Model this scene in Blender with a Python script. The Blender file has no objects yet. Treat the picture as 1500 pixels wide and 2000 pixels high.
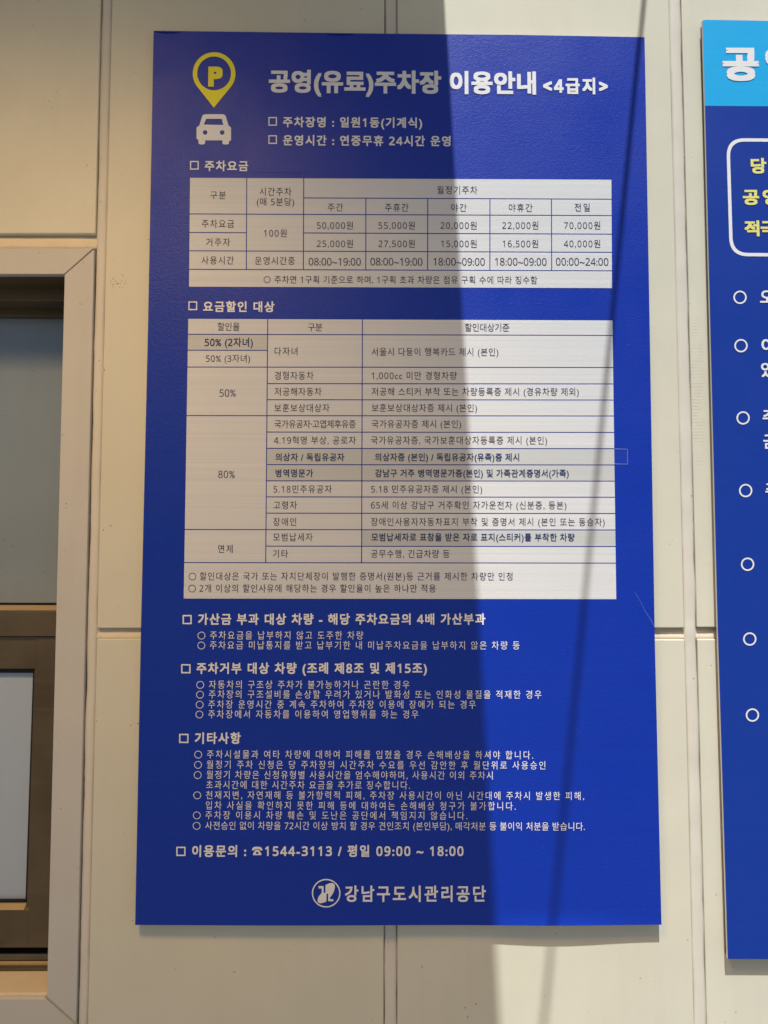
import bpy, bmesh, math, random
from mathutils import Vector, Matrix, Euler, noise
from mathutils.geometry import tessellate_polygon
random.seed(7)
S = bpy.context.scene
COL = S.collection

# ------------------------------------------------------------------ camera
CAM_LOC = Vector((-0.03505, -1.11174, -0.13758))
CAM_ROT = Euler((1.62611522, -0.00287927, -0.00974477), 'XYZ')
F = 1387.0                       # focal length in pixels of the 1500 x 2000 photograph
cd = bpy.data.cameras.new('camera'); cam = bpy.data.objects.new('camera', cd); COL.objects.link(cam)
cam.location = CAM_LOC; cam.rotation_euler = CAM_ROT
cd.sensor_fit = 'VERTICAL'; cd.sensor_height = 36.0; cd.lens = F / 2000 * 36
cd.clip_start = 0.01; cd.clip_end = 500
S.camera = cam
S.render.resolution_x, S.render.resolution_y = 768, 1024
MROT = CAM_ROT.to_matrix()

def at(px, py, Y=0.0):
    """the point of the upright plane y = Y that was measured at this pixel of the photograph"""
    d = MROT @ Vector(((px - 750) / F, (1000 - py) / F, -1.0))
    return CAM_LOC + d * ((Y - CAM_LOC.y) / d.y)

WALL = 0.014                     # front of the wall panels; the sign's face is y = 0

# ------------------------------------------------------------------ world, sun, exposure
s0, s1 = at(868, 0, WALL), at(977, 2000, WALL)        # the shade edge as it lies on the wall
SUN = Vector(((s1.x - s0.x) / (s1.z - s0.z), -1 / 2.35, 1.0)).normalized()   # towards the sun
elev = math.asin(SUN.z); azim = math.atan2(SUN.x, SUN.y)
w = bpy.data.worlds.new('World'); S.world = w; w.use_nodes = True
nt = w.node_tree; nt.nodes.clear()
sky = nt.nodes.new('ShaderNodeTexSky'); sky.sky_type = 'NISHITA'; sky.sun_disc = False
sky.sun_elevation = elev; sky.sun_rotation = azim; sky.air_density = 1.0; sky.dust_density = 2.5; sky.ozone_density = 1.0
bg = nt.nodes.new('ShaderNodeBackground'); bg.inputs[1].default_value = 0.05
wo = nt.nodes.new('ShaderNodeOutputWorld')
nt.links.new(sky.outputs[0], bg.inputs[0]); nt.links.new(bg.outputs[0], wo.inputs[0])
sd = bpy.data.lights.new('sun', 'SUN'); sd.energy = 4.05; sd.angle = math.radians(0.47); sd.color = (1.0, 0.97, 0.92)
so = bpy.data.objects.new('sun', sd); COL.objects.link(so); so.location = SUN * 8
so.rotation_euler = SUN.to_track_quat('Z', 'Y').to_euler()
vs = S.view_settings; vs.view_transform = 'Standard'; vs.look = 'None'; vs.gamma = 1.0; vs.exposure = 0.43
vs.use_curve_mapping = False
S.cycles.use_denoising = True
S.cycles.max_bounces = 8

# ------------------------------------------------------------------ materials
def new_mat(name):
    m = bpy.data.materials.new(name); m.use_nodes = True
    t = m.node_tree; b = t.nodes['Principled BSDF']
    return m, t, b
def node(t, kind, **kw):
    n = t.nodes.new(kind)
    for k, v in kw.items(): setattr(n, k, v)
    return n
def coords(t, scale=(1, 1, 1)):
    tc = node(t, 'ShaderNodeTexCoord'); mp = node(t, 'ShaderNodeMapping')
    mp.inputs['Scale'].default_value = scale
    g = node(t, 'ShaderNodeNewGeometry')
    t.links.new(g.outputs['Position'], mp.inputs['Vector'])
    return mp.outputs[0]
def noise_tex(t, vec, scale, detail=3, rough=0.5):
    n = node(t, 'ShaderNodeTexNoise'); n.inputs['Scale'].default_value = scale
    n.inputs['Detail'].default_value = detail; n.inputs['Roughness'].default_value = rough
    t.links.new(vec, n.inputs['Vector']); return n.outputs['Fac']
def ramp(t, fac, stops):
    r = node(t, 'ShaderNodeValToRGB'); e = r.color_ramp.elements
    e[0].position, e[0].color = stops[0][0], (*stops[0][1], 1)
    e[1].position, e[1].color = stops[1][0], (*stops[1][1], 1)
    for p, c in stops[2:]:
        k = e.new(p); k.color = (*c, 1)
    t.links.new(fac, r.inputs[0]); return r.outputs[0]
def mix(t, fac, a, b, mode='MIX'):
    m = node(t, 'ShaderNodeMix', data_type='RGBA', blend_type=mode)
    for s, v in ((m.inputs[0], fac), (m.inputs[6], a), (m.inputs[7], b)):
        if hasattr(v, 'links'): t.links.new(v, s)
        else: s.default_value = v if not isinstance(v, tuple) else (*v, 1)
    return m.outputs[2]
def mathn(t, op, a, b=0.0, clamp=False):
    m = node(t, 'ShaderNodeMath', operation=op); m.use_clamp = clamp
    for s, v in ((m.inputs[0], a), (m.inputs[1], b)):
        if hasattr(v, 'links'): t.links.new(v, s)
        else: s.default_value = v
    return m.outputs[0]
def bump(t, b, h, strength, dist):
    n = node(t, 'ShaderNodeBump'); n.inputs['Strength'].default_value = strength; n.inputs['Distance'].default_value = dist
    t.links.new(h, n.inputs['Height']); t.links.new(n.outputs[0], b.inputs['Normal'])
def k(c, f): return tuple(x * f for x in c)

def mat_painted(name, col, rough=0.5, mottling=0.06, specks=True, spec=0.4, grain=0.25):
    m, t, b = new_mat(name)
    v = coords(t)
    c = ramp(t, noise_tex(t, v, 7, 5, 0.6), [(0.3, k(col, 1 - mottling)), (0.7, k(col, 1 + mottling * 0.5))])
    vert = noise_tex(t, coords(t, (60, 60, 3)), 1.0, 3)
    c = mix(t, mathn(t, 'MULTIPLY', ramp_val(t, vert, 0.48, 0.78), 0.16), c, k(col, 0.80))
    oi = node(t, 'ShaderNodeObjectInfo')
    c = mix(t, mathn(t, 'MULTIPLY', oi.outputs['Random'], 0.5), c, (col[0] * 0.95, col[1] * 0.93, col[2] * 0.88))
    c = mix(t, mathn(t, 'MULTIPLY', ramp_val(t, noise_tex(t, v, 2.6, 4, 0.65), 0.48, 0.75), 0.30), c, (col[0] * 0.95, col[1] * 0.90, col[2] * 0.80))
    if specks:                     # fine dirt: sparse dark dots, more of them in some places
        vo = node(t, 'ShaderNodeTexVoronoi'); vo.inputs['Scale'].default_value = 75; t.links.new(v, vo.inputs['Vector'])
        dots = ramp_val(t, vo.outputs['Distance'], 0.13, 0.05)
        pick = ramp_val(t, noise_tex(t, v, 26, 2), 0.57, 0.66)
        c = mix(t, mathn(t, 'MULTIPLY', mathn(t, 'MULTIPLY', dots, pick), 0.7), c, (0.09, 0.07, 0.05))
        fine = node(t, 'ShaderNodeTexVoronoi'); fine.inputs['Scale'].default_value = 420; t.links.new(v, fine.inputs['Vector'])
        fd = mathn(t, 'MULTIPLY', ramp_val(t, fine.outputs['Distance'], 0.16, 0.06), ramp_val(t, noise_tex(t, v, 55, 2), 0.58, 0.66))
        c = mix(t, mathn(t, 'MULTIPLY', fd, 0.30), c, (0.12, 0.10, 0.07))
    t.links.new(c, b.inputs['Base Color'])
    b.inputs['Roughness'].default_value = rough; b.inputs['Specular IOR Level'].default_value = spec
    bump(t, b, noise_tex(t, v, 500, 2), grain, 0.0003)
    m['c'] = 1
    return m, t, b, c, v
def ramp_val(t, fac, a, b_):
    n = node(t, 'ShaderNodeMapRange'); n.clamp = True
    n.inputs['From Min'].default_value = a; n.inputs['From Max'].default_value = b_
    t.links.new(fac, n.inputs['Value']); return n.outputs[0]

# cream panels, with the dirt cluster beside the window and the dried glue smear by the right-hand joint
M_PANEL, t, b, c, v = mat_painted('cream_panel_paint', (0.645, 0.64, 0.54), 0.45)
def near(t, v, p, r0, r1, sc=(1, 1, 1)):
    s = node(t, 'ShaderNodeVectorMath', operation='SUBTRACT'); t.links.new(v, s.inputs[0]); s.inputs[1].default_value = p
    q = node(t, 'ShaderNodeVectorMath', operation='MULTIPLY'); t.links.new(s.outputs[0], q.inputs[0]); q.inputs[1].default_value = sc
    l = node(t, 'ShaderNodeVectorMath', operation='LENGTH'); t.links.new(q.outputs[0], l.inputs[0])
    return ramp_val(t, l.outputs['Value'], r1, r0)
vo = node(t, 'ShaderNodeTexVoronoi'); vo.inputs['Scale'].default_value = 260; t.links.new(v, vo.inputs['Vector'])
blot = mathn(t, 'MULTIPLY', mathn(t, 'MULTIPLY', ramp_val(t, vo.outputs['Distance'], 0.42, 0.25), ramp_val(t, noise_tex(t, v, 170, 2), 0.44, 0.52)),
             near(t, v, at(231, 549, WALL), 0.004, 0.016))
c = mix(t, mathn(t, 'MULTIPLY', blot, 0.95), c, (0.06, 0.045, 0.03))
wv = node(t, 'ShaderNodeTexWave', wave_type='BANDS', bands_direction='Z'); wv.inputs['Scale'].default_value = 60
wv.inputs['Distortion'].default_value = 1.5; wv.inputs['Detail'].default_value = 2; wv.inputs['Detail Scale'].default_value = 3; t.links.new(v, wv.inputs['Vector'])
smear = mathn(t, 'MULTIPLY', ramp_val(t, wv.outputs['Fac'], 0.80, 0.97), near(t, v, at(1363, 765, WALL), 0.010, 0.014, (1.0, 1, 0.1)))
smear = mathn(t, 'MULTIPLY', smear, ramp_val(t, noise_tex(t, v, 60, 2), 0.4, 0.55))
c = mix(t, mathn(t, 'MULTIPLY', smear, 0.38), c, (0.30, 0.24, 0.15))
t.links.new(c, b.inputs['Base Color'])
M_SEAL, t, b, c, v = mat_painted('grey_sealant', (0.66, 0.64, 0.585), 0.6, 0.10, True, 0.3, 0.5)
M_SEAL_H, t, b, c, v = mat_painted('joint_filler', (0.66, 0.60, 0.48), 0.65, 0.16, True, 0.3, 0.6)
M_TRIM, t, b, c, v = mat_painted('window_trim_paint', (0.54, 0.535, 0.505), 0.38, 0.05, True, 0.45, 0.12)
M_BACK, t, b, c, v = mat_painted('wall_backing', (0.12, 0.11, 0.10), 0.8, 0.1, False)
M_GROUND, t, b, c, v = mat_painted('concrete', (0.17, 0.16, 0.145), 0.85, 0.2, True, 0.2, 0.8)
M_CANOPY, t, b, c, v = mat_painted('canopy_paint', (0.34, 0.33, 0.31), 0.5, 0.08, False)
M_BOARDEDGE, t, b, c, v = mat_painted('white_foam_board', (0.74, 0.73, 0.70), 0.6, 0.05, False)
M_PAD, t, b, c, v = mat_painted('mounting_foam', (0.11, 0.075, 0.05), 0.8, 0.15, False)
M_FILM, t, b, c, v = mat_painted('film_with_sky_tint', (0.23, 0.29, 0.35), 0.10, 0.05, True, 0.5, 0.03)  # grey film plus the blue of the reflected sky, painted into its colour

def mat_bronze():
    m, t, b = new_mat('bronze_anodised'); v = coords(t)
    c = ramp(t, noise_tex(t, v, 9, 4), [(0.3, (0.095, 0.073, 0.045)), (0.7, (0.145, 0.113, 0.070))])
    scr = noise_tex(t, coords(t, (6, 6, 160)), 1.0, 3)
    c = mix(t, mathn(t, 'MULTIPLY', ramp_val(t, scr, 0.55, 0.75), 0.25), c, (0.20, 0.16, 0.11))
    t.links.new(c, b.inputs['Base Color']); b.inputs['Roughness'].default_value = 0.42; b.inputs['Metallic'].default_value = 0.45
    bump(t, b, noise_tex(t, v, 300, 2), 0.1, 0.0003); return m
M_BRONZE = mat_bronze()
M_BRONZE_LIT, t, b, c, v = mat_painted('lamp_lit_bronze', (0.50, 0.36, 0.18), 0.4, 0.25, True, 0.5, 0.3)  # bronze brightened to gold: warm lamplight put into the base colour
def mat_flat(name, col, rough=0.6, spec=0.3, metal=0.0):
    m, t, b = new_mat(name); v = coords(t)
    t.links.new(ramp(t, noise_tex(t, v, 40, 3), [(0.3, k(col, 0.94)), (0.7, k(col, 1.04))]), b.inputs['Base Color'])
    b.inputs['Roughness'].default_value = rough; b.inputs['Specular IOR Level'].default_value = spec; b.inputs['Metallic'].default_value = metal
    return m
M_GASKET = mat_flat('black_gasket', (0.012, 0.012, 0.012), 0.6)
M_STEEL = mat_flat('painted_steel', (0.25, 0.25, 0.25), 0.4, 0.5, 0.5)

def mat_print(name, col, rough=0.41, spec=0.30, band=0.05, sparkle=0.8):
    """laminated print: a pebbled clear film over ink, with faint horizontal printer banding"""
    m, t, b = new_mat(name); v = coords(t)
    bn = noise_tex(t, coords(t, (1.2, 1.2, 260)), 1.0, 3, 0.6)
    bl = noise_tex(t, v, 14, 4)
    c = ramp(t, bn, [(0.3, k(col, 1 - band)), (0.7, k(col, 1 + band * 0.6))])
    c = mix(t, mathn(t, 'MULTIPLY', ramp_val(t, bl, 0.45, 0.75), 0.10), c, k(col, 0.88))
    vo = node(t, 'ShaderNodeTexVoronoi'); vo.inputs['Scale'].default_value = 90; t.links.new(v, vo.inputs['Vector'])
    dust = mathn(t, 'MULTIPLY', ramp_val(t, vo.outputs['Distance'], 0.045, 0.025), ramp_val(t, noise_tex(t, v, 19, 2), 0.56, 0.62))
    c = mix(t, mathn(t, 'MULTIPLY', dust, 0.30), c, (0.55, 0.55, 0.55))
    t.links.new(c, b.inputs['Base Color'])
    rr = node(t, 'ShaderNodeMapRange'); rr.inputs['From Min'].default_value = 0.35; rr.inputs['From Max'].default_value = 0.65
    rr.inputs['To Min'].default_value = rough - 0.05; rr.inputs['To Max'].default_value = rough + 0.07
    t.links.new(noise_tex(t, v, 5.5, 4, 0.65), rr.inputs['Value']); t.links.new(rr.outputs[0], b.inputs['Roughness'])
    b.inputs['Specular IOR Level'].default_value = spec
    h = mathn(t, 'ADD', noise_tex(t, v, 480, 2, 0.6), mathn(t, 'MULTIPLY', noise_tex(t, v, 170, 2), 0.6))
    h = mathn(t, 'ADD', h, mathn(t, 'MULTIPLY', bn, 0.12))
    bump(t, b, h, sparkle, 0.0006)
    return m
M_BLUE = mat_print('royal_blue_print', (0.002, 0.032, 0.385))
M_BLUE2 = mat_print('dull_blue_print', (0.006, 0.040, 0.32), 0.5, 0.2, 0.04, 0.3)
M_CYAN = mat_print('sky_blue_print', (0.012, 0.40, 0.82), 0.5, 0.2, 0.03, 0.3)
M_CELL = mat_print('white_table_print', (0.645, 0.675, 0.71), 0.5, 0.3, 0.07, 0.35)
M_STICK = mat_print('sticker_print', (0.53, 0.56, 0.575), 0.4, 0.4, 0.05, 0.25)
M_WHITE = mat_print('white_lettering', (0.78, 0.80, 0.84), 0.5, 0.3, 0.03, 0.3)
M_YELLOW = mat_print('yellow_print', (0.88, 0.80, 0.035), 0.5, 0.3, 0.03, 0.3)
M_PALEY = mat_print('pale_yellow_lettering', (0.78, 0.74, 0.22), 0.5, 0.3, 0.03, 0.3)
M_NAVY = mat_print('navy_ink', (0.014, 0.016, 0.075), 0.5, 0.3, 0.03, 0.3)
M_NAVY2 = mat_print('blue_ink', (0.010, 0.030, 0.15), 0.5, 0.3, 0.03, 0.3)
M_SCRATCH = mat_flat('scratched_film', (0.28, 0.36, 0.70), 0.5)
def mat_tape():
    m, t, b = new_mat('clear_tape')
    b.inputs['Base Color'].default_value = (0.75, 0.8, 0.95, 1); b.inputs['Roughness'].default_value = 0.25
    b.inputs['Alpha'].default_value = 0.008; return m
M_TAPE = mat_tape()
def mat_glass():
    m, t, b = new_mat('window_glass'); b.inputs['Base Color'].default_value = (0.8, 0.85, 0.85, 1)
    b.inputs['Roughness'].default_value = 0.04; b.inputs['Transmission Weight'].default_value = 1.0; b.inputs['IOR'].default_value = 1.45; return m
def mat_lamp():
    m, t, b = new_mat('lit_lamp_lens'); b.inputs['Emission Color'].default_value = (1.0, 0.62, 0.27, 1)
    b.inputs['Emission Strength'].default_value = 1.2; return m
M_LAMP = mat_lamp()

# ------------------------------------------------------------------ object helpers
def root_of(o):
    while o.parent: o = o.parent
    return o
def link_mesh(name, verts, faces, mat, parent=None, smooth=False):
    """verts are world positions; stored relative to the thing's own base"""
    off = Vector(root_of(parent).location) if parent else Vector((0, 0, 0))
    me = bpy.data.meshes.new(name); me.from_pydata([tuple(Vector(p) - off) for p in verts], [], faces)
    for m in (mat if isinstance(mat, (list, tuple)) else [mat]): me.materials.append(m)
    if smooth: me.polygons.foreach_set('use_smooth', [True] * len(me.polygons))
    o = bpy.data.objects.new(name, me); COL.objects.link(o)
    if parent: o.parent = parent
    return o
def thing(name, loc, label, cat, kind=None):
    o = bpy.data.objects.new(name, None); COL.objects.link(o); o.location = loc; o.empty_display_size = 0.1
    o['label'] = label; o['category'] = cat
    if kind: o['kind'] = kind
    return o
def bm_obj(name, bm, mat, parent, bev=0.0, segs=2, smooth=False):
    if bev: bmesh.ops.bevel(bm, geom=bm.edges[:], offset=bev, segments=segs, profile=0.5, affect='EDGES')
    bmesh.ops.recalc_face_normals(bm, faces=bm.faces[:])
    vs_ = [v.co.copy() for v in bm.verts]; bm.verts.index_update()
    fs = [[v.index for v in f.verts] for f in bm.faces]; bm.free()
    return link_mesh(name, vs_, fs, mat, parent, smooth)
def prism(name, quad, y0, y1, mat, parent, bev=0.0015, segs=2):
    """a slab: a polygon of (x, z) corners between depths y0 (front) and y1 (back)"""
    bm = bmesh.new()
    f = [bm.verts.new((x, y0, z)) for x, z in quad]; r = [bm.verts.new((x, y1, z)) for x, z in quad]
    bm.faces.new(f); bm.faces.new(r[::-1]); n = len(quad)
    for i in range(n): bm.faces.new((f[i], r[i], r[(i + 1) % n], f[(i + 1) % n]))
    return bm_obj(name, bm, mat, parent, bev, segs)
def box(name, x0, x1, y0, y1, z0, z1, mat, parent, bev=0.0012):
    return prism(name, [(x0, z0), (x1, z0), (x1, z1), (x0, z1)], y0, y1, mat, parent, bev)
def xz(px, py, Y):
    p = at(px, py, Y); return (p.x, p.z)
def sheet(name, loops, y, mat, parent):
    """flat print at depth y: outline (and holes) as lists of (x, z)"""
    L = [[Vector((x, z, 0)) for x, z in l] for l in loops]
    tris = tessellate_polygon(L); pts = [p for l in L for p in l]
    vs_ = [(p.x, y, p.y) for p in pts]; fs = []
    for a, b_, c_ in tris:
        n = (pts[b_] - pts[a]).cross(pts[c_] - pts[a]).z
        fs.append((a, b_, c_) if n > 0 else (a, c_, b_))
    return link_mesh(name, vs_, fs, mat, parent)
def rounded(pts, radii, n=6):
    out = []; N = len(pts)
    for i, p in enumerate(pts):
        p = Vector(p); a = Vector(pts[i - 1]); b_ = Vector(pts[(i + 1) % N]); r = radii[i]
        if r <= 0: out.append(tuple(p)); continue
        da, db = (a - p), (b_ - p); q = min(r, da.length * 0.49, db.length * 0.49)
        A, B = p + da.normalized() * q, p + db.normalized() * q
        for j in range(n + 1):
            u = j / n; out.append(tuple(A * (1 - u) ** 2 + p * (2 * u * (1 - u)) + B * u * u))
    return out
def circle(cx, cy, r, n=32): return [(cx + r * math.cos(2 * math.pi * i / n), cy + r * math.sin(2 * math.pi * i / n)) for i in range(n)]

# ------------------------------------------------------------------ lettering
# every sign is taken once from Blender's own built-in typeface (Hangul comes from its fallback), then set by hand
type_curve = bpy.data.curves.new('type_source', 'FONT'); type_curve.resolution_u = 3; type_curve.fill_mode = 'FRONT'
type_object = bpy.data.objects.new('type_source', type_curve)
type_scene = bpy.data.scenes.new('type_scene'); type_scene.collection.objects.link(type_object)
type_layer = type_scene.view_layers[0]
ADVANCE = {' ': 0.278, '%': 0.68, '(': 0.323, ')': 0.323, ',': 0.219, '.': 0.219, '-': 0.323, '/': 0.281, ':': 0.219,
           '<': 0.584, '>': 0.584, 'P': 0.51, 'c': 0.438, '~': 0.584, '·': 0.26, '☎': 1.26}
made = {}
def glyph(ch):
    if ch not in made:
        adv = 0.572 if ch.isdigit() else ADVANCE.get(ch, 0.92)
        if ch == ' ':
            made[ch] = (adv, [], [])
        else:                      # plain sans-serif figures stand in for the built-in ones
            type_curve.body = chr(0x1D7E2 + int(ch)) if ch.isdigit() else ch
            type_layer.update(); ev = type_object.evaluated_get(type_layer.depsgraph); me = ev.to_mesh()
            made[ch] = (adv, [(v.co.x, v.co.y) for v in me.vertices], [tuple(f.vertices) for f in me.polygons])
            ev.to_mesh_clear()
    return made[ch]
def glyphs(body, off, sp):
    """a line of text, sp em of extra space after each sign; off > 0 thickens every stroke by stacking shifted copies"""
    V, Fc, x = [], [], 0.0
    for ch in body:
        adv, pts, tri = glyph(ch); n = len(V)
        V += [(px + x, py) for px, py in pts]; Fc += [tuple(q + n for q in t_) for t_ in tri]; x += adv + sp
    if off <= 0.006: return [(x_, y_, 0) for x_, y_ in V], Fc
    VV, FF = [], []
    for i, (dx, dy) in enumerate(((0, 0), (1, 1), (-1, 1), (1, -1), (-1, -1))):
        n = len(VV); VV += [(x_ + dx * off, y_ + dy * off, i) for x_, y_ in V]; FF += [tuple(q + n for q in f) for f in Fc]
    return VV, FF
HK0, HK1 = -0.058, 0.826         # foot and head of a Hangul block in this typeface
SLOPES = [(66, .0125), (158, .0075), (350, .0045), (560, .0034), (623, .0037), (660, .0025), (720, .001), (1000, .001), (1170, .0015), (2000, .0012)]
def slope(y):
    if y <= SLOPES[0][0]: return SLOPES[0][1]
    for (a, s), (b_, q) in zip(SLOPES, SLOPES[1:]):
        if y <= b_: return s + (q - s) * (y - a) / (b_ - a)
    return SLOPES[-1][1]
def lettering(name, body, x0, x1, yc, h, mat, parent, off=0.0, depth=-0.0006, aspect=0.90, sl=None, Y=0.0):
    s = slope(yc) if sl is None else sl
    P0 = Vector(xz(x0, yc, Y)); P1 = Vector(xz(x1, yc + s * (x1 - x0), Y)); Wd = (P1 - P0).length
    d = (P1 - P0) / Wd; n = Vector((-d.y, d.x))
    sy = (Vector(xz(x0, yc - h / 2, Y)) - Vector(xz(x0, yc + h / 2, Y))).length / (HK1 - HK0 + 2 * off)
    ext = lambda V: (min(p[0] for p in V), max(p[0] for p in V))
    sx = sy * aspect; sp = 0.0
    if len(body) > 1:
        a = ext(glyphs(body, off, 0.0)[0])
        sp = max(-0.07, min((Wd / sx - (a[1] - a[0])) / (len(body) - 1), 0.6))
    V, Fc = glyphs(body, off, sp); e = ext(V); sx = Wd / (e[1] - e[0])
    ck = (HK0 + HK1) / 2
    vs_ = []
    for u, v_, i_ in V:
        q = P0 + d * ((u - e[0]) * sx) + n * ((v_ - ck) * sy); vs_.append((q.x, Y + depth - i_ * 0.00002, q.y))
    fs = []
    for f in Fc:
        if len(f) < 3: continue
        a, b_, c_ = (Vector((vs_[i][0], vs_[i][2])) for i in f[:3])
        cr = (b_ - a).cross(c_ - a); fs.append(f if cr >= 0 else f[::-1])
    return link_mesh(name, vs_, fs, mat, parent)
def ring_bullet(x, y, r, stroke, mat, parent, depth=-0.0006, Y=0.0, name='round_bullet'):
    return sheet(name, [[xz(px, py, Y) for px, py in circle(x, y, r)], [xz(px, py, Y) for px, py in circle(x, y, r - stroke)]], Y + depth, mat, parent)
def square_bullet(x0, x1, y0, y1, stroke, mat, parent):
    o = [(x0, y0), (x1, y0), (x1, y1), (x0, y1)]; i = [(x0 + stroke, y0 + stroke), (x1 - stroke, y0 + stroke), (x1 - stroke, y1 - stroke), (x0 + stroke, y1 - stroke)]
    return sheet('square_bullet', [[xz(*p, 0) for p in o], [xz(*p, 0) for p in i]], -0.0006, mat, parent)

# ================================================================== the setting: ground
g = link_mesh('ground', [(-60, -60, -1.62), (60, -60, -1.62), (60, 60, -1.62), (-60, 60, -1.62)], [(0, 1, 2, 3)], M_GROUND)
g['kind'] = 'structure'; g['label'] = 'plain concrete ground in front of the panel wall'; g['category'] = 'ground'

# ================================================================== the wall
wall = thing('panel_wall', (0, WALL, -1.62), 'cream metal panel wall with grey sealed joints behind both blue signs', 'wall')
J = {1: ((196.8, 218.7), (150, 171)), 2: ((751, 776), (749.5, 776)), 3: ((1306.5, 1331), (1356, 1381.5))}
def jx(j, side, y):
    a, b_ = J[j]; return a[side] + (b_[side] - a[side]) * y / 2000
TOP, BOT = -1150, 2650
def panel(xl, xr, yt, yb):
    """xl / xr: functions of the pixel row"""
    q = [xz(xl(yb), yb, WALL), xz(xr(yb), yb, WALL), xz(xr(yt), yt, WALL), xz(xl(yt), yt, WALL)]
    return prism('panel', q, WALL, WALL + 0.012, M_PANEL, wall, 0.0016, 3)
far_l = lambda y: -950; far_r = lambda y: 2650
HJ = (1226.5, 1249)
panel(far_l, lambda y: jx(1, 0, y), TOP, 456)
panel(far_l, lambda y: jx(1, 0, y), 2040, BOT)
panel(lambda y: jx(1, 1, y), lambda y: jx(2, 0, y), TOP, HJ[0] + 0.5); panel(lambda y: jx(1, 1, y), lambda y: jx(2, 0, y), HJ[1] - 1, BOT)
panel(lambda y: jx(2, 1, y), lambda y: jx(3, 0, y), TOP, HJ[0]); panel(lambda y: jx(2, 1, y), lambda y: jx(3, 0, y), HJ[1], BOT)
panel(lambda y: jx(3, 1, y), far_r, TOP, HJ[0] - 1.2); panel(lambda y: jx(3, 1, y), far_r, HJ[1] - 0.6, BOT)
def backing(l, r, t_, b_):
    a = at(l, t_, WALL); c_ = at(r, b_, WALL)
    box('backing', at(l, 1000, WALL).x, at(r, 1000, WALL).x, WALL + 0.0125, WALL + 0.03, c_.z, a.z, M_BACK, wall, 0)
backing(jx(1, 0, 1000) - 12, 2650, TOP, BOT); backing(-950, jx(1, 0, 1000) - 12.5, TOP, 488); backing(-950, jx(1, 0, 1000) - 12.5, 2035, BOT)

def vertical_bead(j, crown, deep, seed, breaks=()):
    n = 260; prof = [(-1.0, deep + 0.003), (-0.93, deep), (-0.5, deep - crown * 0.8), (0, deep - crown), (0.5, deep - crown * 0.8), (0.93, deep), (1.0, deep + 0.003)]
    vs_, fs = [], []
    for i in range(n + 1):
        y = TOP + (BOT - TOP) * i / n
        a = at(jx(j, 0, y), y, WALL); b_ = at(jx(j, 1, y), y, WALL); c_ = (a + b_) / 2; hw = (b_.x - a.x) / 2 - 0.0007
        wl = 0.0013 * noise.noise((seed, y * 0.012, 0.3)) + 0.0006 * noise.noise((seed, y * 0.06, 4.3))
        wr = 0.0013 * noise.noise((seed + 5, y * 0.012, 0.3)) + 0.0006 * noise.noise((seed + 5, y * 0.06, 4.3))
        lump = 0.0006 * noise.noise((seed + 9, y * 0.02, 0.1))
        for br in breaks: lump -= 0.0014 * math.exp(-((y - br) / 11.0) ** 2) - 0.0010 * math.exp(-((y - br - 13) / 4.0) ** 2) - 0.0008 * math.exp(-((y - br + 14) / 4.0) ** 2)
        for u, dp in prof:
            x = c_.x + u * (hw + (wl if u < 0 else wr))
            vs_.append((x, WALL + dp + lump, c_.z))
    m = len(prof)
    for i in range(n):
        for q in range(m - 1):
            fs.append((i * m + q, (i + 1) * m + q, (i + 1) * m + q + 1, i * m + q + 1))
    return link_mesh('joint_sealant', vs_, fs, M_SEAL, wall, True)
vertical_bead(1, 0.0022, 0.0042, 1.7)
vertical_bead(2, 0.0004, 0.0036, 4.1)
vertical_bead(3, 0.0012, 0.0022, 8.6, (1237,))
def cross_bead(x0, x1, yt, yb, seed):
    """the filler of a level joint: deep under the upper panel's edge, nearly flush at the lower one"""
    n = 90; vs_, fs = [], []
    prof = [(-0.02, 0.0105), (0.25, 0.0070), (0.5, 0.0055), (0.72, 0.0042), (0.9, 0.0034), (1.0, 0.0045), (1.03, 0.0105)]
    for i in range(n + 1):
        x = x0 + (x1 - x0) * i / n
        t_, b_ = at(x, yt, WALL), at(x, yb, WALL)
        for u, dp in prof:
            wob = 0.0007 * noise.noise((x * 0.03, seed, u * 2)) + 0.0004 * noise.noise((x * 0.13, seed, u * 5))
            vs_.append((t_.x, WALL + dp + wob, t_.z + (b_.z - t_.z) * u))
    m = len(prof)
    for i in range(n):
        for q in range(m - 1): fs.append((i * m + q, i * m + q + 1, (i + 1) * m + q + 1, (i + 1) * m + q))
    return link_mesh('joint_filler', vs_, fs, M_SEAL_H, wall, True)
cross_bead(jx(1, 1, 1237) - 2, jx(2, 0, 1237) + 1, HJ[0], HJ[1], 2.2)
cross_bead(jx(2, 1, 1237) - 1, jx(3, 0, 1237) + 2, HJ[0], HJ[1], 5.2)
cross_bead(jx(3, 1, 1237) - 2, 2650, HJ[0] - 1, HJ[1] - .5, 7.2)
cross_bead(-950, jx(1, 0, 470) + 2, 455.5, 484, 9.2)

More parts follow.
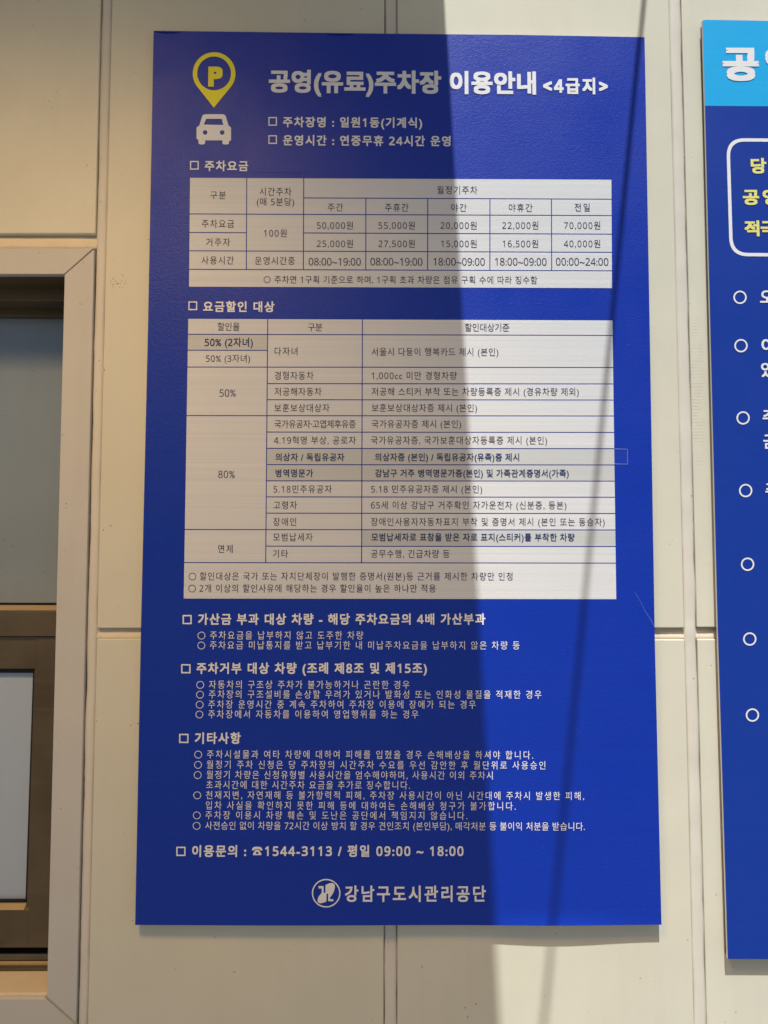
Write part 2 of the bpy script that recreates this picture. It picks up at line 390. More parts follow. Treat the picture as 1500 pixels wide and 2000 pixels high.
# ---- the window in the wall (left)
win = prism('window', [xz(-950, 1990, WALL + .09), xz(170, 1990, WALL + .09), xz(170, 500, WALL + .09), xz(-950, 500, WALL + .09)], WALL + 0.13, WALL + 0.14, M_BACK, wall, 0)
TF = WALL - 0.001
xin = lambda y: 125.9 + (91 - 125.9) * (y - 535.5) / (1947.5 - 535.5)
xout = lambda y: jx(1, 0, y) - 1.5
def tr(q, name='trim', y0=TF, y1=WALL + 0.011, mat=None, bev=0.0012): return prism(name, [xz(*p, y0) for p in q], y0, y1, mat or M_TRIM, win, bev)
tr([(-950, 535.5), (xin(535.5) - 1.2, 535.5), (xout(484) - 1.5, 484.5), (-950, 484.5)])
tr([(xin(1947.5), 1947.5), (xout(1998), 1998), (xout(486), 486), (xin(536.5), 536.5)])
tr([(-950, 2040), (xout(2040), 2040), (xout(2001), 2001), (xin(1950) - 1.5, 1950.5), (-950, 1950.5)])
box('mitre_sealant', *sorted((at(140, 500, TF).x, at(150, 500, TF).x)), TF + 0.0035, TF + 0.01, at(0, 530, TF).z, at(0, 490, TF).z, M_PAD, win, 0)
# dried sealant squeezed out along the lower mitre
bm = bmesh.new(); ring = []
for i in range(25):
    u = i / 24; px, py = 89 + (149 - 89) * u, 1946 + (2000 - 1946) * u
    wdt = 3.6 + 1.6 * noise.noise((u * 6, 2.2, 0)); hgt = 0.0011 + 0.0005 * noise.noise((u * 9, 7.2, 0))
    a = at(px - wdt * 0.5, py + wdt * 0.6, TF); b_ = at(px + wdt * 0.5, py - wdt * 0.6, TF); c_ = (a + b_) / 2
    ring.append([bm.verts.new((a.x, TF + 0.0004, a.z)), bm.verts.new((c_.x, TF - hgt, c_.z)), bm.verts.new((b_.x, TF + 0.0004, b_.z))])
for r0, r1 in zip(ring, ring[1:]):
    bm.faces.new((r0[0], r1[0], r1[1], r0[1])); bm.faces.new((r0[1], r1[1], r1[2], r0[2]))
bm_obj('mitre_sealant', bm, mat_flat('old_sealant', (0.36, 0.34, 0.25), 0.5), win, 0, smooth=True)

D1 = WALL + 0.058                # where the bronze frame starts
L = -950
def bar(name, px0, px1, py0, py1, y0, y1, mat=None, bev=0.001):
    a = at(px0, py1, y0); b_ = at(px1, py0, y0)
    return box(name, a.x, b_.x, y0, y1, a.z, b_.z, mat or M_BRONZE, win, bev)
bar('reveal_head', L, 131, 500, 535.8, WALL + 0.0112, WALL + 0.13, M_BRONZE, 0)
def quad_bar(name, corners, y0, y1, mat=None, bev=0.0008):
    return prism(name, [xz(*p, y0) for p in corners], y0, y1, mat or M_BRONZE, win, bev)
quad_bar('reveal_jamb', [(xin(1960) + 2, 1960), (xin(1960) + 45, 1960), (xin(500) + 40, 500), (xin(500) + 2, 500)], WALL + 0.0114, WALL + 0.128, None, 0)
bar('frame_head', L, 132, 545, 581, D1 + 0.003, D1 + 0.07)
bar('sash_rail', L, 134, 597, 611.5, D1 + 0.050, D1 + 0.065)
pane_u = bar('pane', L, 136, 600, 1175, D1 + 0.066, D1 + 0.070, M_FILM, 0)
pane_u['label'] = 'upper pane covered by dark grey film, with blue sky reflection painted in'
# transom with a sloping top that catches the lamp
a = at(L, 1191, D1); b_ = at(130, 1243, D1)
bm = bmesh.new()
prof = [(D1, b_.z), (D1, a.z), (D1 + 0.063, a.z + 0.0035), (D1 + 0.063, b_.z)]
f0 = [bm.verts.new((a.x, y, z)) for y, z in prof]; f1 = [bm.verts.new((b_.x, y, z)) for y, z in prof]
bm.faces.new(f0); bm.faces.new(f1[::-1])
for i in range(4): bm.faces.new((f0[i], f1[i], f1[(i + 1) % 4], f0[(i + 1) % 4]))
bm_obj('transom', bm, M_BRONZE, win, 0.0008)
def lit_ledge(y0, z0, y1, z1, px):  # strip added over the bronze, coloured as if lit warmly from above
    x1_ = at(px, 1500, y0).x; x0_ = at(L, 1500, y0).x; th = 0.0012
    bm_ = bmesh.new(); pr = [(y0, z0 + 0.0001), (y0 - 0.0008, z0 + th), (y1, z1 + th), (y1, z1 + 0.0001)]
    A0 = [bm_.verts.new((x0_, y, z)) for y, z in pr]; A1 = [bm_.verts.new((x1_, y, z)) for y, z in pr]
    bm_.faces.new(A0); bm_.faces.new(A1[::-1])
    for i in range(4): bm_.faces.new((A0[i], A1[i], A1[(i + 1) % 4], A0[(i + 1) % 4]))
    return bm_obj('lit_ledge', bm_, M_BRONZE_LIT, win, 0)
lit_ledge(D1, a.z, D1 + 0.063, a.z + 0.0035, 122)
bar('sash_rail', L, 73, 1243, 1305, D1 + 0.006, D1 + 0.03)
quad_bar('sash_stile', [(53.5, 1851), (134, 1851), (134, 1243.5), (72.5, 1243.5)], D1 + 0.004, D1 + 0.03)
quad_bar('glazing_bead', [(52.0, 1772), (57, 1772), (72.5, 1305), (67.0, 1305)], D1 + 0.008, D1 + 0.029)
bar('gasket', L, 66, 1304, 1313, D1 + 0.012, D1 + 0.03, M_GASKET, 0)
quad_bar('gasket', [(49.6, 1760), (54, 1760), (69, 1313.3), (64.4, 1313.3)], D1 + 0.012, D1 + 0.03, M_GASKET, 0)
M_FILM2, t, b, c, v = mat_painted('pale_film_with_sky_tint', (0.40, 0.485, 0.60), 0.15, 0.04, True, 0.5, 0.03)  # paler film; its blue is the sky's reflection, painted in
pane_l = quad_bar('pane', [(L, 1762), (52, 1762), (67, 1311), (L, 1311)], D1 + 0.018, D1 + 0.022, M_FILM2, 0); pane_l['label'] = 'lower sliding pane covered by pale grey film, with blue sky reflection painted in'
a = at(L, 1780, D1 + 0.005); b_ = at(54, 1851, D1 + 0.005)
bm = bmesh.new()
prof = [(D1 + 0.005, b_.z), (D1 + 0.005, a.z), (D1 + 0.017, a.z + 0.010), (D1 + 0.03, a.z + 0.010), (D1 + 0.03, b_.z)]
f0 = [bm.verts.new((a.x, y, z)) for y, z in prof]; f1 = [bm.verts.new((b_.x, y, z)) for y, z in prof]
bm.faces.new(f0); bm.faces.new(f1[::-1])
for i in range(5): bm.faces.new((f0[i], f1[i], f1[(i + 1) % 5], f0[(i + 1) % 5]))
bm_obj('sash_rail', bm, M_BRONZE, win, 0.0008)
lit_ledge(D1 + 0.005, a.z, D1 + 0.017, a.z + 0.010, 55)
bar('gasket', L, 60, 1757.5, 1764, D1 + 0.012, D1 + 0.016, M_GASKET, 0)
bar('track', L, 130, 1864, 1878, D1 + 0.022, D1 + 0.027, M_BRONZE_LIT); bar('track', L, 130, 1879, 1890, D1 + 0.008, D1 + 0.012, M_BRONZE_LIT)  # tracks share the bronze with lamplight in its colour
bar('frame_sill', L, 130, 1890.5, 1925, D1 + 0.0, D1 + 0.07)
M_SILL, t, b, c, v = mat_painted('sill_paint', (0.70, 0.60, 0.44), 0.4, 0.16, True, 0.4, 0.3)
p = at(L, 1949, TF); q = at(128, 1949, TF); r = at(128, 1905, D1)
bm = bmesh.new(); prof = [(TF + 0.0615, p.z - 0.02), (TF + 0.003, p.z - 0.02), (TF + 0.003, p.z + 0.0005), (TF + 0.006, p.z + 0.002), (D1 - 0.0005, p.z + 0.0035), (D1 - 0.0005, p.z - 0.02)]
prof = prof[1:]
f0 = [bm.verts.new((p.x, y, z)) for y, z in prof]; f1 = [bm.verts.new((q.x, y, z)) for y, z in prof]
bm.faces.new(f0); bm.faces.new(f1[::-1]); n = len(prof)
for i in range(n): bm.faces.new((f0[i], f1[i], f1[(i + 1) % n], f0[(i + 1) % n]))
bm_obj('sill', bm, M_SILL, win, 0)

# ================================================================== the canopy overhead that shades the left half
HC = s0.z + 0.62
edge_x = s0.x + SUN.x * (HC + 0.06 - s0.z) / SUN.z
can = thing('canopy', (edge_x, WALL, HC), 'flat canopy over the window and the left half of the sign', 'canopy')
def sun_up(P, z): return P + SUN * ((z - P.z) / SUN.z)
box('roof_slab', -2.3, edge_x, -1.62, WALL - 0.002, HC, HC + 0.06, M_CANOPY, can, 0.003)
r0, r1 = sun_up(at(1258, 0, WALL), HC + 0.075), sun_up(at(1062, 2000, WALL), HC + 0.075)
d = (r1 - r0); A = r0 - d * ((r0.y - WALL) / d.y); Bp = r0 + d * ((edge_x - 0.01 - r0.x) / d.x)
def tube(name, a, b_, r, mat, parent, n=14):
    ax = (b_ - a).normalized(); u = ax.orthogonal().normalized(); v_ = ax.cross(u); vs_ = []
    for P in (a, b_):
        for i in range(n):
            th = 2 * math.pi * i / n; vs_.append(P + (u * math.cos(th) + v_ * math.sin(th)) * r)
    fs = [(i, (i + 1) % n, n + (i + 1) % n, n + i) for i in range(n)] + [tuple(range(n))[::-1], tuple(range(n, 2 * n))]
    return link_mesh(name, vs_, fs, mat, parent, False)
tube('stay_rod', A, Bp, 0.0042, M_STEEL, can)
tube('anchor_plate', A, A + Vector((0, -0.006, 0)), 0.03, M_STEEL, can)
# the warm lamp under the canopy
LP = Vector((-0.62, -1.02, HC - 0.03))
tube('lamp_housing', LP + Vector((0, 0, 0.03)), LP + Vector((0, 0, 0.004)), 0.33, M_TRIM, can, 40)
tube('lamp_lens', LP + Vector((0, 0, 0.0035)), LP + Vector((0, 0, -0.002)), 0.31, M_LAMP, can, 40)
ld = bpy.data.lights.new('canopy_lamp', 'SPOT'); ld.energy = 165; ld.color = (1.0, 0.62, 0.27); ld.shadow_soft_size = 0.30
ld.spot_size = math.radians(94); ld.spot_blend = 1.0
lo = bpy.data.objects.new('canopy_lamp', ld); COL.objects.link(lo); lo.location = LP + Vector((0, 0, -0.012))
tgt = Vector((-0.68, WALL, -1.45)); lo.rotation_euler = (lo.location - tgt).to_track_quat('Z', 'Y').to_euler(); lo.parent = None

# ================================================================== the parking sign
sb = at(778, 1806)
sign = thing('parking_sign', (sb.x, 0, sb.z), 'large royal blue parking fee sign with white tables, half in shade', 'sign')
corners = [(264, 1806), (1292, 1807), (1259, 72), (300, 60)]
LOWY = 1776
lx = lambda y: 275 + (264 - 275) * (y - 1240) / 566; rx = lambda y: 1279 + (1292 - 1279) * (y - 1250) / 557
outline = [xz(lx(LOWY), LOWY, 0), xz(rx(LOWY), LOWY, 0), xz(1279, 1250, 0), xz(1269, 640, 0), xz(1259, 72.5, 0), xz(1010, 68, 0), xz(780, 66, 0), xz(540, 63, 0), xz(300, 60, 0), xz(289, 640, 0), xz(275, 1240, 0)]
prism('board', outline, 0.0003, 0.006, M_BOARDEDGE, sign, 0)
def inset(poly, dd):
    c_ = Vector((sum(p[0] for p in poly) / len(poly), sum(p[1] for p in poly) / len(poly)))
    return [(p[0] - dd * (1 if p[0] > c_.x else -1), p[1] - dd * (1 if p[1] > c_.y else -1)) for p in poly]
prism('mounting_pad', inset([xz(264, 1806, 0), xz(1292, 1807, 0), outline[4], outline[8]], 0.006), 0.0061, WALL - 0.0002, M_PAD, sign, 0)
sheet('printed_face', [outline], 0.0, M_BLUE, sign)
NC, NR = 40, 6
def curl(u, w_):                 # u across the board, w_ down the strip
    return 0.0030 * (w_ ** 2) * math.exp(-((u - 0.80) / 0.13) ** 2) + 0.0012 * (w_ ** 2) * math.exp(-((u - 0.30) / 0.2) ** 2)
fv, ff, bv, bf = [], [], [], []
for r_ in range(NR + 1):
    w_ = r_ / NR; y_ = LOWY + (1806.5 - LOWY) * w_
    for c_ in range(NC + 1):
        u = c_ / NC; px = lx(y_) + (rx(y_) - lx(y_)) * u
        x_, z_ = xz(px, y_ + 0.5 * math.sin(u * 5.0) * w_, 0); fv.append((x_, -curl(u, w_), z_)); bv.append((x_, 0.006 - curl(u, w_), z_))
for r_ in range(NR):
    for c_ in range(NC):
        i = r_ * (NC + 1) + c_; ff.append((i, i + NC + 1, i + NC + 2, i + 1))
n0 = len(fv); shell = [(x_, y_ + 0.0003, z_) for x_, y_, z_ in fv] + bv
low = NR * (NC + 1)
bf = [f for f in ff] + [tuple(n0 + q for q in f[::-1]) for f in ff] + [(low + c_, n0 + low + c_, n0 + low + c_ + 1, low + c_ + 1) for c_ in range(NC)]
for r_ in range(NR):
    i = r_ * (NC + 1); j = i + NC
    bf += [(i, n0 + i, n0 + i + NC + 1, i + NC + 1), (j + NC + 1, n0 + j + NC + 1, n0 + j, j)]
link_mesh('lower_edge', shell, bf, M_BOARDEDGE, sign); link_mesh('printed_face', fv, ff, M_BLUE, sign)
# the crease along the top edge, where the film has lifted
for x0_, x1_ in ((303, 352), (636, 690)):
    top = [(x0_ + (x1_ - x0_) * i / 12) for i in range(13)]
    yb = lambda x: 60 + (x - 300) * 0.0105
    up = [xz(x, yb(x) + 1.3, 0) for x in top]; lowr = [xz(x, yb(x) + 1.8 + 2.6 * math.sin(math.pi * (x - x0_) / (x1_ - x0_)), 0) for x in top]
    vs_ = [(x, -0.0002, z) for x, z in up] + [(x, -0.0014, z) for x, z in lowr]
    link_mesh('lifted_film', vs_, [(i, 13 + i, 14 + i, i + 1) for i in range(12)], M_BLUE, sign, True)

# pin and car
Rp, cxp, cyp = 41.7, 418.3, 144.0
th0 = math.acos(Rp / 66.7)
pts = [(417.8, 210.7)] + [(cxp + Rp * math.sin(a_), cyp + Rp * math.cos(a_)) for a_ in [th0 + (2 * math.pi - 2 * th0) * i / 48 for i in range(49)]]
pin = sheet('map_pin', [[xz(*p, 0) for p in pts], [xz(*p, 0) for p in circle(418.3, 143.7, 33, 48)]], -0.0004, M_YELLOW, sign)
lettering('pin_letter', 'P', 406.9, 435.3, 147.8, 49, M_YELLOW, pin, 0.055, -0.0004, sl=0)
zc = lambda l: [(280 + x / 3, 40 + y / 3) for x, y in l]
body = rounded(zc([(348, 550), (480, 550), (500, 618), (514, 626), (514, 706), (502, 706), (502, 727), (463, 727), (463, 703), (362, 703), (362, 727), (323, 727), (323, 700), (312, 695), (312, 625), (328, 618)]),
               [6, 6, 2, 4, 3, 0, 4.5, 4.5, 0, 0, 4.5, 4.5, 0, 3, 4, 2])
shield = rounded(zc([(368, 577), (460, 577), (469, 613), (355, 611)]), [1.5, 1.5, 1, 1])
sheet('car_icon', [[xz(*p, 0) for p in l] for l in (body, shield, circle(280 + 362 / 3, 40 + 657 / 3, 4.5, 20), circle(280 + 462 / 3, 40 + 657 / 3, 4.5, 20))], -0.0004, M_WHITE, sign)
# title and heading lines
def white(name, body_, x0, x1, yc, h, off=0.0, **kw): return lettering(name, body_, x0, x1, yc, h, M_WHITE, sign, off, **kw)
white('title_lettering', '공영(유료)주차장 이용안내', 525, 1046.7, 158.4, 44.5, 0.037, aspect=0.97)
white('title_lettering', '<4급지>', 1060.7, 1186.7, 167.4, 32, 0.040)
H = 0.027
for x0, x1, y0, y1, body_, a, b_, yc, h in [
    (524.3, 541, 229, 246, '주차장명 : 일원1동(기계식)', 552.7, 824.5, 238.3, 20.5),
    (524.3, 541, 264.5, 281.5, '운영시간 : 연중무휴 24시간 운영', 552.7, 880, 274, 20.5),
    (371.3, 388.3, 314.7, 331.7, '주차요금', 400, 485, 324, 20.5),
    (368.2, 385.3, 589, 606, '요금할인 대상', 397, 536.2, 598.7, 21),
    (356.8, 374.6, 1201, 1219, '가산금 부과 대상 차량 - 해당 주차요금의 4배 가산부과', 386.9, 947.8, 1209, 22),
    (354, 372.4, 1297, 1315, '주차거부 대상 차량 (조례 제8조 및 제15조)', 384, 833.7, 1304.8, 22),
    (350, 368.5, 1433, 1451, '기타사항', 380.7, 470.3, 1441.2, 22.5),
    (344.5, 362.6, 1653.4, 1671.5, '이용문의 :', 375.5, 481, 1661.6, 23)]:
    square_bullet(x0, x1, y0, y1, 2.2 if y0 < 1100 else 2.6, M_WHITE, sign)
    white('heading_lettering', body_, a, b_, yc, h, H, aspect=0.96, sl=None if yc < 1100 else -0.0005)
white('heading_lettering', '1544-3113 / 평일 09:00 ~ 18:00', 517.6, 905.2, 1661.4, 23, H, aspect=0.96, sl=0)
zp = lambda l: [(320 + x / 3.261, 1420 + y / 3.261) for x, y in l]
handset = [(562, 785), (562, 775), (570, 765), (583, 761), (607, 761), (620, 765), (628, 775), (628, 785), (613, 785), (611, 777), (579, 777), (577, 785)]
phone = [(584, 781), (606, 781), (612, 791), (621, 802), (622, 815), (568, 815), (569, 802), (578, 791)]
sheet('telephone_icon', [[xz(*p, 0) for p in rounded(zp(handset), [1.2] * 12, 3)]], -0.0006, M_WHITE, sign)
sheet('telephone_icon', [[xz(*p, 0) for p in rounded(zp(phone), [1] * 8, 3)], [xz(*p, 0) for p in circle(320 + 595 / 3.261, 1420 + 801 / 3.261, 2.4, 16)]], -0.0006, M_WHITE, sign)
# small body lines under the headings
for circ, x0, x1, yc, body_ in [
    (393.6, 410.5, 709.5, 1240.4, '주차요금을 납부하지 않고 도주한 차량'),
    (393.4, 410, 1014.6, 1259.7, '주차요금 미납통지를 받고 납부기한 내 미납주차요금을 납부하지 않은 차량 등'),
    (391.3, 408.3, 799.7, 1336.7, '자동차의 구조상 주차가 불가능하거나 곤란한 경우'),
    (390.8, 408, 1057.3, 1355.7, '주차장의 구조설비를 손상할 우려가 있거나 발화성 또는 인화성 물질을 적재한 경우'),
    (390.2, 407, 929, 1375.3, '주차장 운영시간 중 계속 주차하여 주차장 이용에 장애가 되는 경우'),
    (389.6, 406.8, 817, 1394.4, '주차장에서 자동차를 이용하여 영업행위를 하는 경우'),
    (387.3, 404.3, 1041, 1472.7, '주차시설물과 여타 차량에 대하여 피해를 입혔을 경우 손해배상을 하셔야 합니다.'),
    (386.9, 403.7, 1065, 1492.7, '월정기 주차 신청은 당 주차장의 시간주차 수요를 우선 감안한 후 월단위로 사용승인'),
    (386.3, 403.4, 962.2, 1512.6, '월정기 차량은 신청유형별 사용시간을 엄수해야하며, 사용시간 이외 주차시'),
    (None, 402.8, 800.6, 1532.2, '초과시간에 대한 시간주차 요금을 추가로 징수합니다.'),
    (385.4, 402.5, 1140.4, 1552.2, '천재지변, 자연재해 등 불가항력적 피해, 주차장 사용시간이 아닌 시간대에 주차시 발생한 피해,'),
    (None, 402.2, 1007, 1572.4, '입차 사실을 확인하지 못한 피해 등에 대하여는 손해배상 청구가 불가합니다.'),
    (384.6, 401.3, 912.5, 1591.4, '주차장 이용시 차량 훼손 및 도난은 공단에서 책임지지 않습니다.'),
    (384.2, 401, 1141.9, 1611.8, '사전승인 없이 차량을 72시간 이상 방치 할 경우 견인조치 (본인부담), 매각처분 등 불이익 처분을 받습니다.')]:
    if circ: ring_bullet(circ, yc + 0.9, 7.5, 1.25, M_WHITE, sign)
    white('body_lettering', body_, x0, x1, yc, 16.2, 0.004, sl=0.0026 if yc > 1400 else 0.0008)
# the operator's emblem and name
ring_bullet(637.1, 1744.2, 28.0, 2.5, M_WHITE, sign, name='emblem_ring')
ze = lambda l: [(560 + x / 3.409, 1680 + y / 3.409) for x, y in l]
em = [(258, 165), (280, 153), (303, 150), (318, 157), (322, 178), (314, 210), (298, 236), (287, 250), (287, 258), (310, 258), (310, 272), (276, 272), (276, 222), (265, 222), (265, 274), (245, 282), (222, 287), (208, 280), (205, 262), (213, 240), (228, 222), (233, 215), (233, 187), (212, 187), (212, 171), (246, 171), (246, 216), (258, 216)]
sheet('emblem', [[xz(*p, 0) for p in rounded(ze(em), [1, 3, 3, 4, 3, 3, 3, 1, 0, 0, 0, 0, 0, 0, 1, 3, 3, 3, 3, 3, 2, 1, 0, 0, 0, 0, 0, 0], 3)]], -0.0006, M_WHITE, sign)
white('operator_lettering', '강남구도시관리공단', 673.8, 948.7, 1744.8, 31.5, 0.022, sl=0)

# ---- tables: every cell is a white field of its own, the blue between them is the board
XS1 = [(371.3, 369.4), (482, 481), (593.3, 592.4), (714.7, 714.4), (835.5, 835.2), (957, 956.6), (1076.8, 1077.5), (1194, 1195.2)]
def x1f(i, y): a, b_ = XS1[i]; return a + (b_ - a) * (y - 350) / 210
XS2 = [(367.9, 358.9), (523, 518.4), (707.8, 706), (1196, 1203.5)]
def x2f(i, y): a, b_ = XS2[i]; return a + (b_ - a) * (y - 623) / 547
GAP = 0.95
def cell(xf, i, j, yt, yb, mat=None, name='cell', outer=(), lift=-0.0003):
    def P(ii, y, sx, sy):
        g_ = 0 if (ii in outer) else GAP
        yy = y + sy * GAP if y not in (YT, YB) else y
        x = xf(ii, yy) + sx * g_
        return xz(x, yy + slope(yy) * (x - 370), 0)
    return sheet(name, [[P(i, yb, 1, -1), P(j, yb, -1, -1), P(j, yt, -1, 1), P(i, yt, 1, 1)]], lift, mat or M_CELL, sign)
def ink(c_, body_, x0, x1, yc, h=15.6, mat=None, off=0.0, name='cell_lettering', **kw):
    return lettering(name, body_, x0, x1, yc, h, mat or M_NAVY, c_, off, **kw)
YT, YB = 347.5, 560
O1 = (0, 7)
r = [347.5, 385.8, 418, 454.3, 490, 526.2, 560]
c1 = lambda i, j, a, b_: cell(x1f, i, j, r[a], r[b_], outer=O1)
ink(c1(0, 1, 0, 2), '구분', 411, 441.2, 381.2)
q = c1(1, 2, 0, 2); ink(q, '시간주차', 507, 569.4, 374.3); ink(q, '(매 5분당)', 501.6, 574.6, 394.1)
ink(c1(2, 7, 0, 1), '월정기주차', 853.6, 932.4, 371.2)
for i, (s_, a, b_, yc) in enumerate([('주간', 640, 670, 405), ('주휴간', 751.8, 797.8, 405.4), ('야간', 881, 911.2, 405.6), ('야휴간', 993.4, 1040, 405.7), ('전일', 1122, 1151.7, 405.2)]):
    ink(c1(2 + i, 3 + i, 1, 2), s_, a, b_, yc)
ink(c1(0, 1, 2, 3), '주차요금', 394.3, 457.4, 437); ink(c1(0, 1, 3, 4), '거주자', 402.6, 449.5, 473); ink(c1(0, 1, 4, 5), '사용시간', 393.7, 456.8, 508.4)
ink(c1(1, 2, 2, 4), '100원', 515.7, 559.9, 455.4); ink(c1(1, 2, 4, 5), '운영시간중', 498, 576, 509.2)
for i, (s_, a, b_) in enumerate([('50,000원', 619, 689.3), ('55,000원', 739.3, 810), ('20,000원', 860.3, 930.9), ('22,000원', 980.9, 1051.4), ('70,000원', 1101.4, 1172.2)]): ink(c1(2 + i, 3 + i, 2, 3), s_, a, b_, 440.2)
for i, (s_, a, b_) in enumerate([('25,000원', 619, 689.3), ('27,500원', 739.3, 810), ('15,000원', 861.6, 930.9), ('16,500원', 981.8, 1051), ('40,000원', 1101, 1172.2)]): ink(c1(2 + i, 3 + i, 3, 4), s_, a, b_, 475.9)
for i, (s_, a, b_) in enumerate([('08:00~19:00', 603, 704.6), ('08:00~19:00', 723.6, 825), ('18:00~09:00', 846.5, 946.8), ('18:00~09:00', 966.8, 1067.3), ('00:00~24:00', 1085.7, 1188)]): ink(c1(2 + i, 3 + i, 4, 5), s_, a, b_, 510.8, 18.0)
q = c1(0, 7, 5, 6); ink(q, '주차면 1구획 기준으로 하며, 1구획 초과 차량은 점유 구획 수에 따라 징수함', 536.3, 1049.2, 546.1, 15, sl=0.002)
ring_bullet(521.8, 546.3, 6.6, 1.15, M_NAVY, q)

YT, YB = 622.9, 1169
O2 = (0, 3)
R2 = [622.9, 653, 684.1, 717, 749.2, 780.6, 811.8, 843.8, 875.6, 907.4, 939, 970.4, 1002.2, 1034.3, 1066.5, 1098.8, 1169]
c2 = lambda i, j, a, b_, **kw: cell(x2f, i, j, R2[a], R2[b_], outer=O2, **kw)
ink(c2(0, 1, 0, 1), '할인율', 425, 468, 638); ink(c2(1, 2, 0, 1), '구분', 601.6, 629.5, 639); ink(c2(2, 3, 0, 1), '할인대상기준', 907.9, 994.7, 639.5)
MED = 0.014
ST = dict(mat=M_STICK, name='sticker')
ink(c2(0, 1, 1, 2, **ST), '50% (2자녀)', 400, 494, 668.5, 17.5, M_NAVY2, MED, sl=0)
ink(c2(0, 1, 2, 3), '50% (3자녀)', 402.4, 488.5, 700, sl=0)
ink(c2(0, 1, 3, 6), '50%', 429, 460.6, 767.2, 17.5, sl=0); ink(c2(0, 1, 6, 13), '80%', 426.4, 458.8, 926, 17.5, sl=0); ink(c2(0, 1, 13, 15), '면제', 426.4, 454.6, 1071.8)
ink(c2(1, 2, 1, 3), '다자녀', 536.5, 581, 686)
ink(c2(2, 3, 1, 3), '서울시 다둥이 행복카드 제시 (본인)', 726, 973.2, 687)
rows = [(3, '경형자동차', 536.5, 612.4, '1,000cc 미만 경형차량', 726, 892, 733.6), (4, '저공해자동차', 536.5, 628, '저공해 스티커 부착 또는 차량등록증 제시 (경유차량 제외)', 726, 1130.2, 764.8),
        (5, '보훈보상대상자', 536, 643.6, '보훈보상대상자증 제시 (본인)', 726, 931.5, 796.6), (6, '국가유공자·고엽제후유증', 536, 694.6, '국가유공자증 제시 (본인)', 726, 900.5, 828),
        (7, '4.19혁명 부상, 공로자', 535.3, 695, '국가유공자증, 국가보훈대상자등록증 제시 (본인)', 724.5, 1068.3, 859.8), (8, '의상자 / 독립유공자', 538.3, 672.4, '의상자증 (본인) / 독립유공자(유족)증 제시', 732.7, 1013.7, 892.8),
        (9, '병역명문가', 538.3, 611.5, '강남구 거주 병역명문가증(본인) 및 가족관계증명서(가족)', 732.7, 1110.6, 924.2), (10, '5.18민주유공자', 534.4, 648, '5.18 민주유공자증 제시 (본인)', 725, 941.6, 955.2),
        (11, '고령자', 534.4, 580, '65세 이상 강남구 거주확인 자가운전자 (신분증, 등본)', 724.6, 1106, 986.4), (12, '장애인', 533.8, 578.5, '장애인사용자자동차표지 부착 및 증명서 제시 (본인 또는 동승자)', 724.6, 1180.8, 1019),
        (13, '모범납세자', 533.5, 610.6, '모범납세자로 표창을 받은 자로 표지(스티커)를 부착한 차량', 725.5, 1122, 1049), (14, '기타', 533, 562.6, '공무수행, 긴급차량 등', 724.6, 878, 1081.4)]
for n_, t1, a, b_, t2, c_, d_, yc in rows:
    stk = n_ in (8, 9); st2 = stk or n_ == 13
    ink(c2(1, 2, n_, n_ + 1, **(ST if stk else {})), t1, a, b_, yc, 15.6, M_NAVY2 if stk else M_NAVY, MED if stk else 0.0, sl=0.0006)
    ink(c2(2, 3, n_, n_ + 1, **(ST if st2 else {})), t2, c_, d_, yc, 15.6, M_NAVY2 if st2 else M_NAVY, MED if st2 else 0.0, sl=0.0008)
q = c2(0, 3, 15, 16)
ink(q, '할인대상은 국가 또는 자치단체장이 발행한 증명서(원본)등 근거를 제시한 차량만 인정', 390.4, 1000.8, 1125.2, 15.6, sl=0.0006)
ink(q, '2개 이상의 할인사유에 해당하는 경우 할인율이 높은 하나만 적용', 389.8, 851, 1148.8, 15.6, sl=0.0004)
ring_bullet(376, 1126, 7.3, 1.15, M_NAVY, q); ring_bullet(375.4, 1149.4, 7.3, 1.15, M_NAVY, q)
# blue patch beside a heading, clear tape end, scratch
sheet('cover_patch', [[xz(493.5, 336.6, 0), xz(631.5, 337.4, 0), xz(632, 307.4, 0), xz(493.8, 306.6, 0)]], -0.0003, M_BLUE, sign)
sheet('tape_end', [[xz(1199, 906, 0), xz(1225.5, 907, 0), xz(1225, 877.3, 0), xz(1198.6, 876.6, 0)]], -0.0005, M_TAPE, sign)
for nm, pl in (('tape_edge', [(1199, 876.6), (1225, 877.4), (1225.5, 906.6), (1200, 906)]), ('scratch', [(1240, 1156), (1250, 1174), (1261, 1196), (1269, 1207), (1277, 1222)])):
    vs_, fs = [], []
    for i, (px, py) in enumerate(pl):
        a_ = pl[max(i - 1, 0)]; b_ = pl[min(i + 1, len(pl) - 1)]; dx, dy = b_[0] - a_[0], b_[1] - a_[1]; l_ = math.hypot(dx, dy); ww = 0.38 if nm == 'tape_edge' else 0.08 + 0.16 * i / 4
        for sg in (-1, 1):
            x_, z_ = xz(px - sg * dy / l_ * ww, py + sg * dx / l_ * ww, 0); vs_.append((x_, -0.0007, z_))
        if i: fs.append((2 * i - 2, 2 * i - 1, 2 * i + 1, 2 * i))
    link_mesh(nm, vs_, fs, M_SCRATCH, sign)

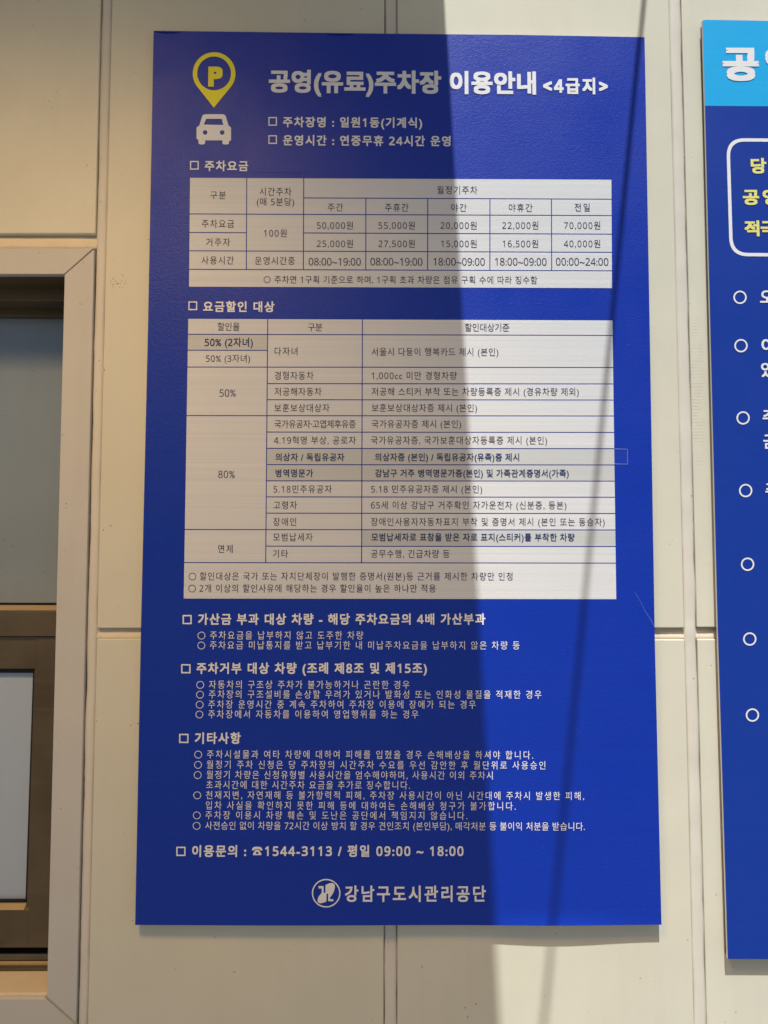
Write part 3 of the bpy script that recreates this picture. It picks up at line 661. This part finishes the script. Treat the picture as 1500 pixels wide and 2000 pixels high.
# ================================================================== the second sign at the right
NY = 0.0005
nb = at(1800, 1875, NY)
note = thing('notice_sign', (nb.x, NY, nb.z), 'blue notice board with sky blue header, cut off at the right', 'sign')
no = [xz(1421.5, 1873, NY), xz(2390, 1878, NY), xz(2330, 56, NY), xz(1379, 38.5, NY), xz(1372.3, 40, NY), xz(1377, 206.5, NY), xz(1384, 500, NY), xz(1401, 1196, NY)]
prism('board', no, NY + 0.0003, NY + 0.0045, M_BOARDEDGE, note, 0)
prism('mounting_pad', inset([no[0], no[1], no[2], no[4]], 0.0025), NY + 0.0046, WALL - 0.0002, M_PAD, note, 0)
sheet('header_band', [[xz(1377, 206.5, NY), xz(2336, 214, NY), xz(2330, 56, NY), xz(1379, 38.5, NY), xz(1372.3, 40, NY)]], NY, M_CYAN, note)
sheet('printed_face', [[no[0], no[1], xz(2336, 214, NY), no[5], no[6], no[7]]], NY, M_BLUE2, note)
def nl(name, body_, x0, x1, yc, h, off, mat): return lettering(name, body_, x0, x1, yc, h, mat, note, off, sl=0.002, Y=NY, aspect=1.1)
nl('title_lettering', '공영', 1411, 1558.5, 124, 67, 0.042, M_WHITE)
nl('box_lettering', '당', 1466, 1496.5, 324, 30, 0.034, M_PALEY)
nl('box_lettering', '공영', 1450.5, 1518, 385, 30.5, 0.034, M_PALEY)
nl('box_lettering', '적극', 1453.7, 1517, 446, 30.5, 0.034, M_PALEY)
bo = rounded([(1418.2, 270), (2250, 277), (2258, 506), (1425, 500.5)], [36] * 4, 10); bi = rounded([(1424.8, 276.5), (2243, 283.5), (2251, 499.5), (1431.4, 494)], [30] * 4, 10)
sheet('rounded_box', [[xz(*p, NY) for p in bo], [xz(*p, NY) for p in bi]], NY - 0.0004, M_WHITE, note)
for x, y in ((1445, 580.9), (1446.9, 675.4), (1451, 816.4), (1456, 958.2), (1459.8, 1102), (1464, 1248), (1469.2, 1396.4)):
    ring_bullet(x, y, 13, 3.0, M_WHITE, note, Y=NY)
for s_, x, y in (('오', 1484, 580), ('이', 1486.8, 675), ('있', 1486, 722), ('주', 1489, 814), ('금', 1490.3, 862), ('주', 1494.5, 957)):
    nl('body_lettering', s_, x, x + 27, y, 29, 0.02, M_WHITE)

bpy.data.objects.remove(type_object); bpy.data.curves.remove(type_curve); bpy.data.scenes.remove(type_scene)
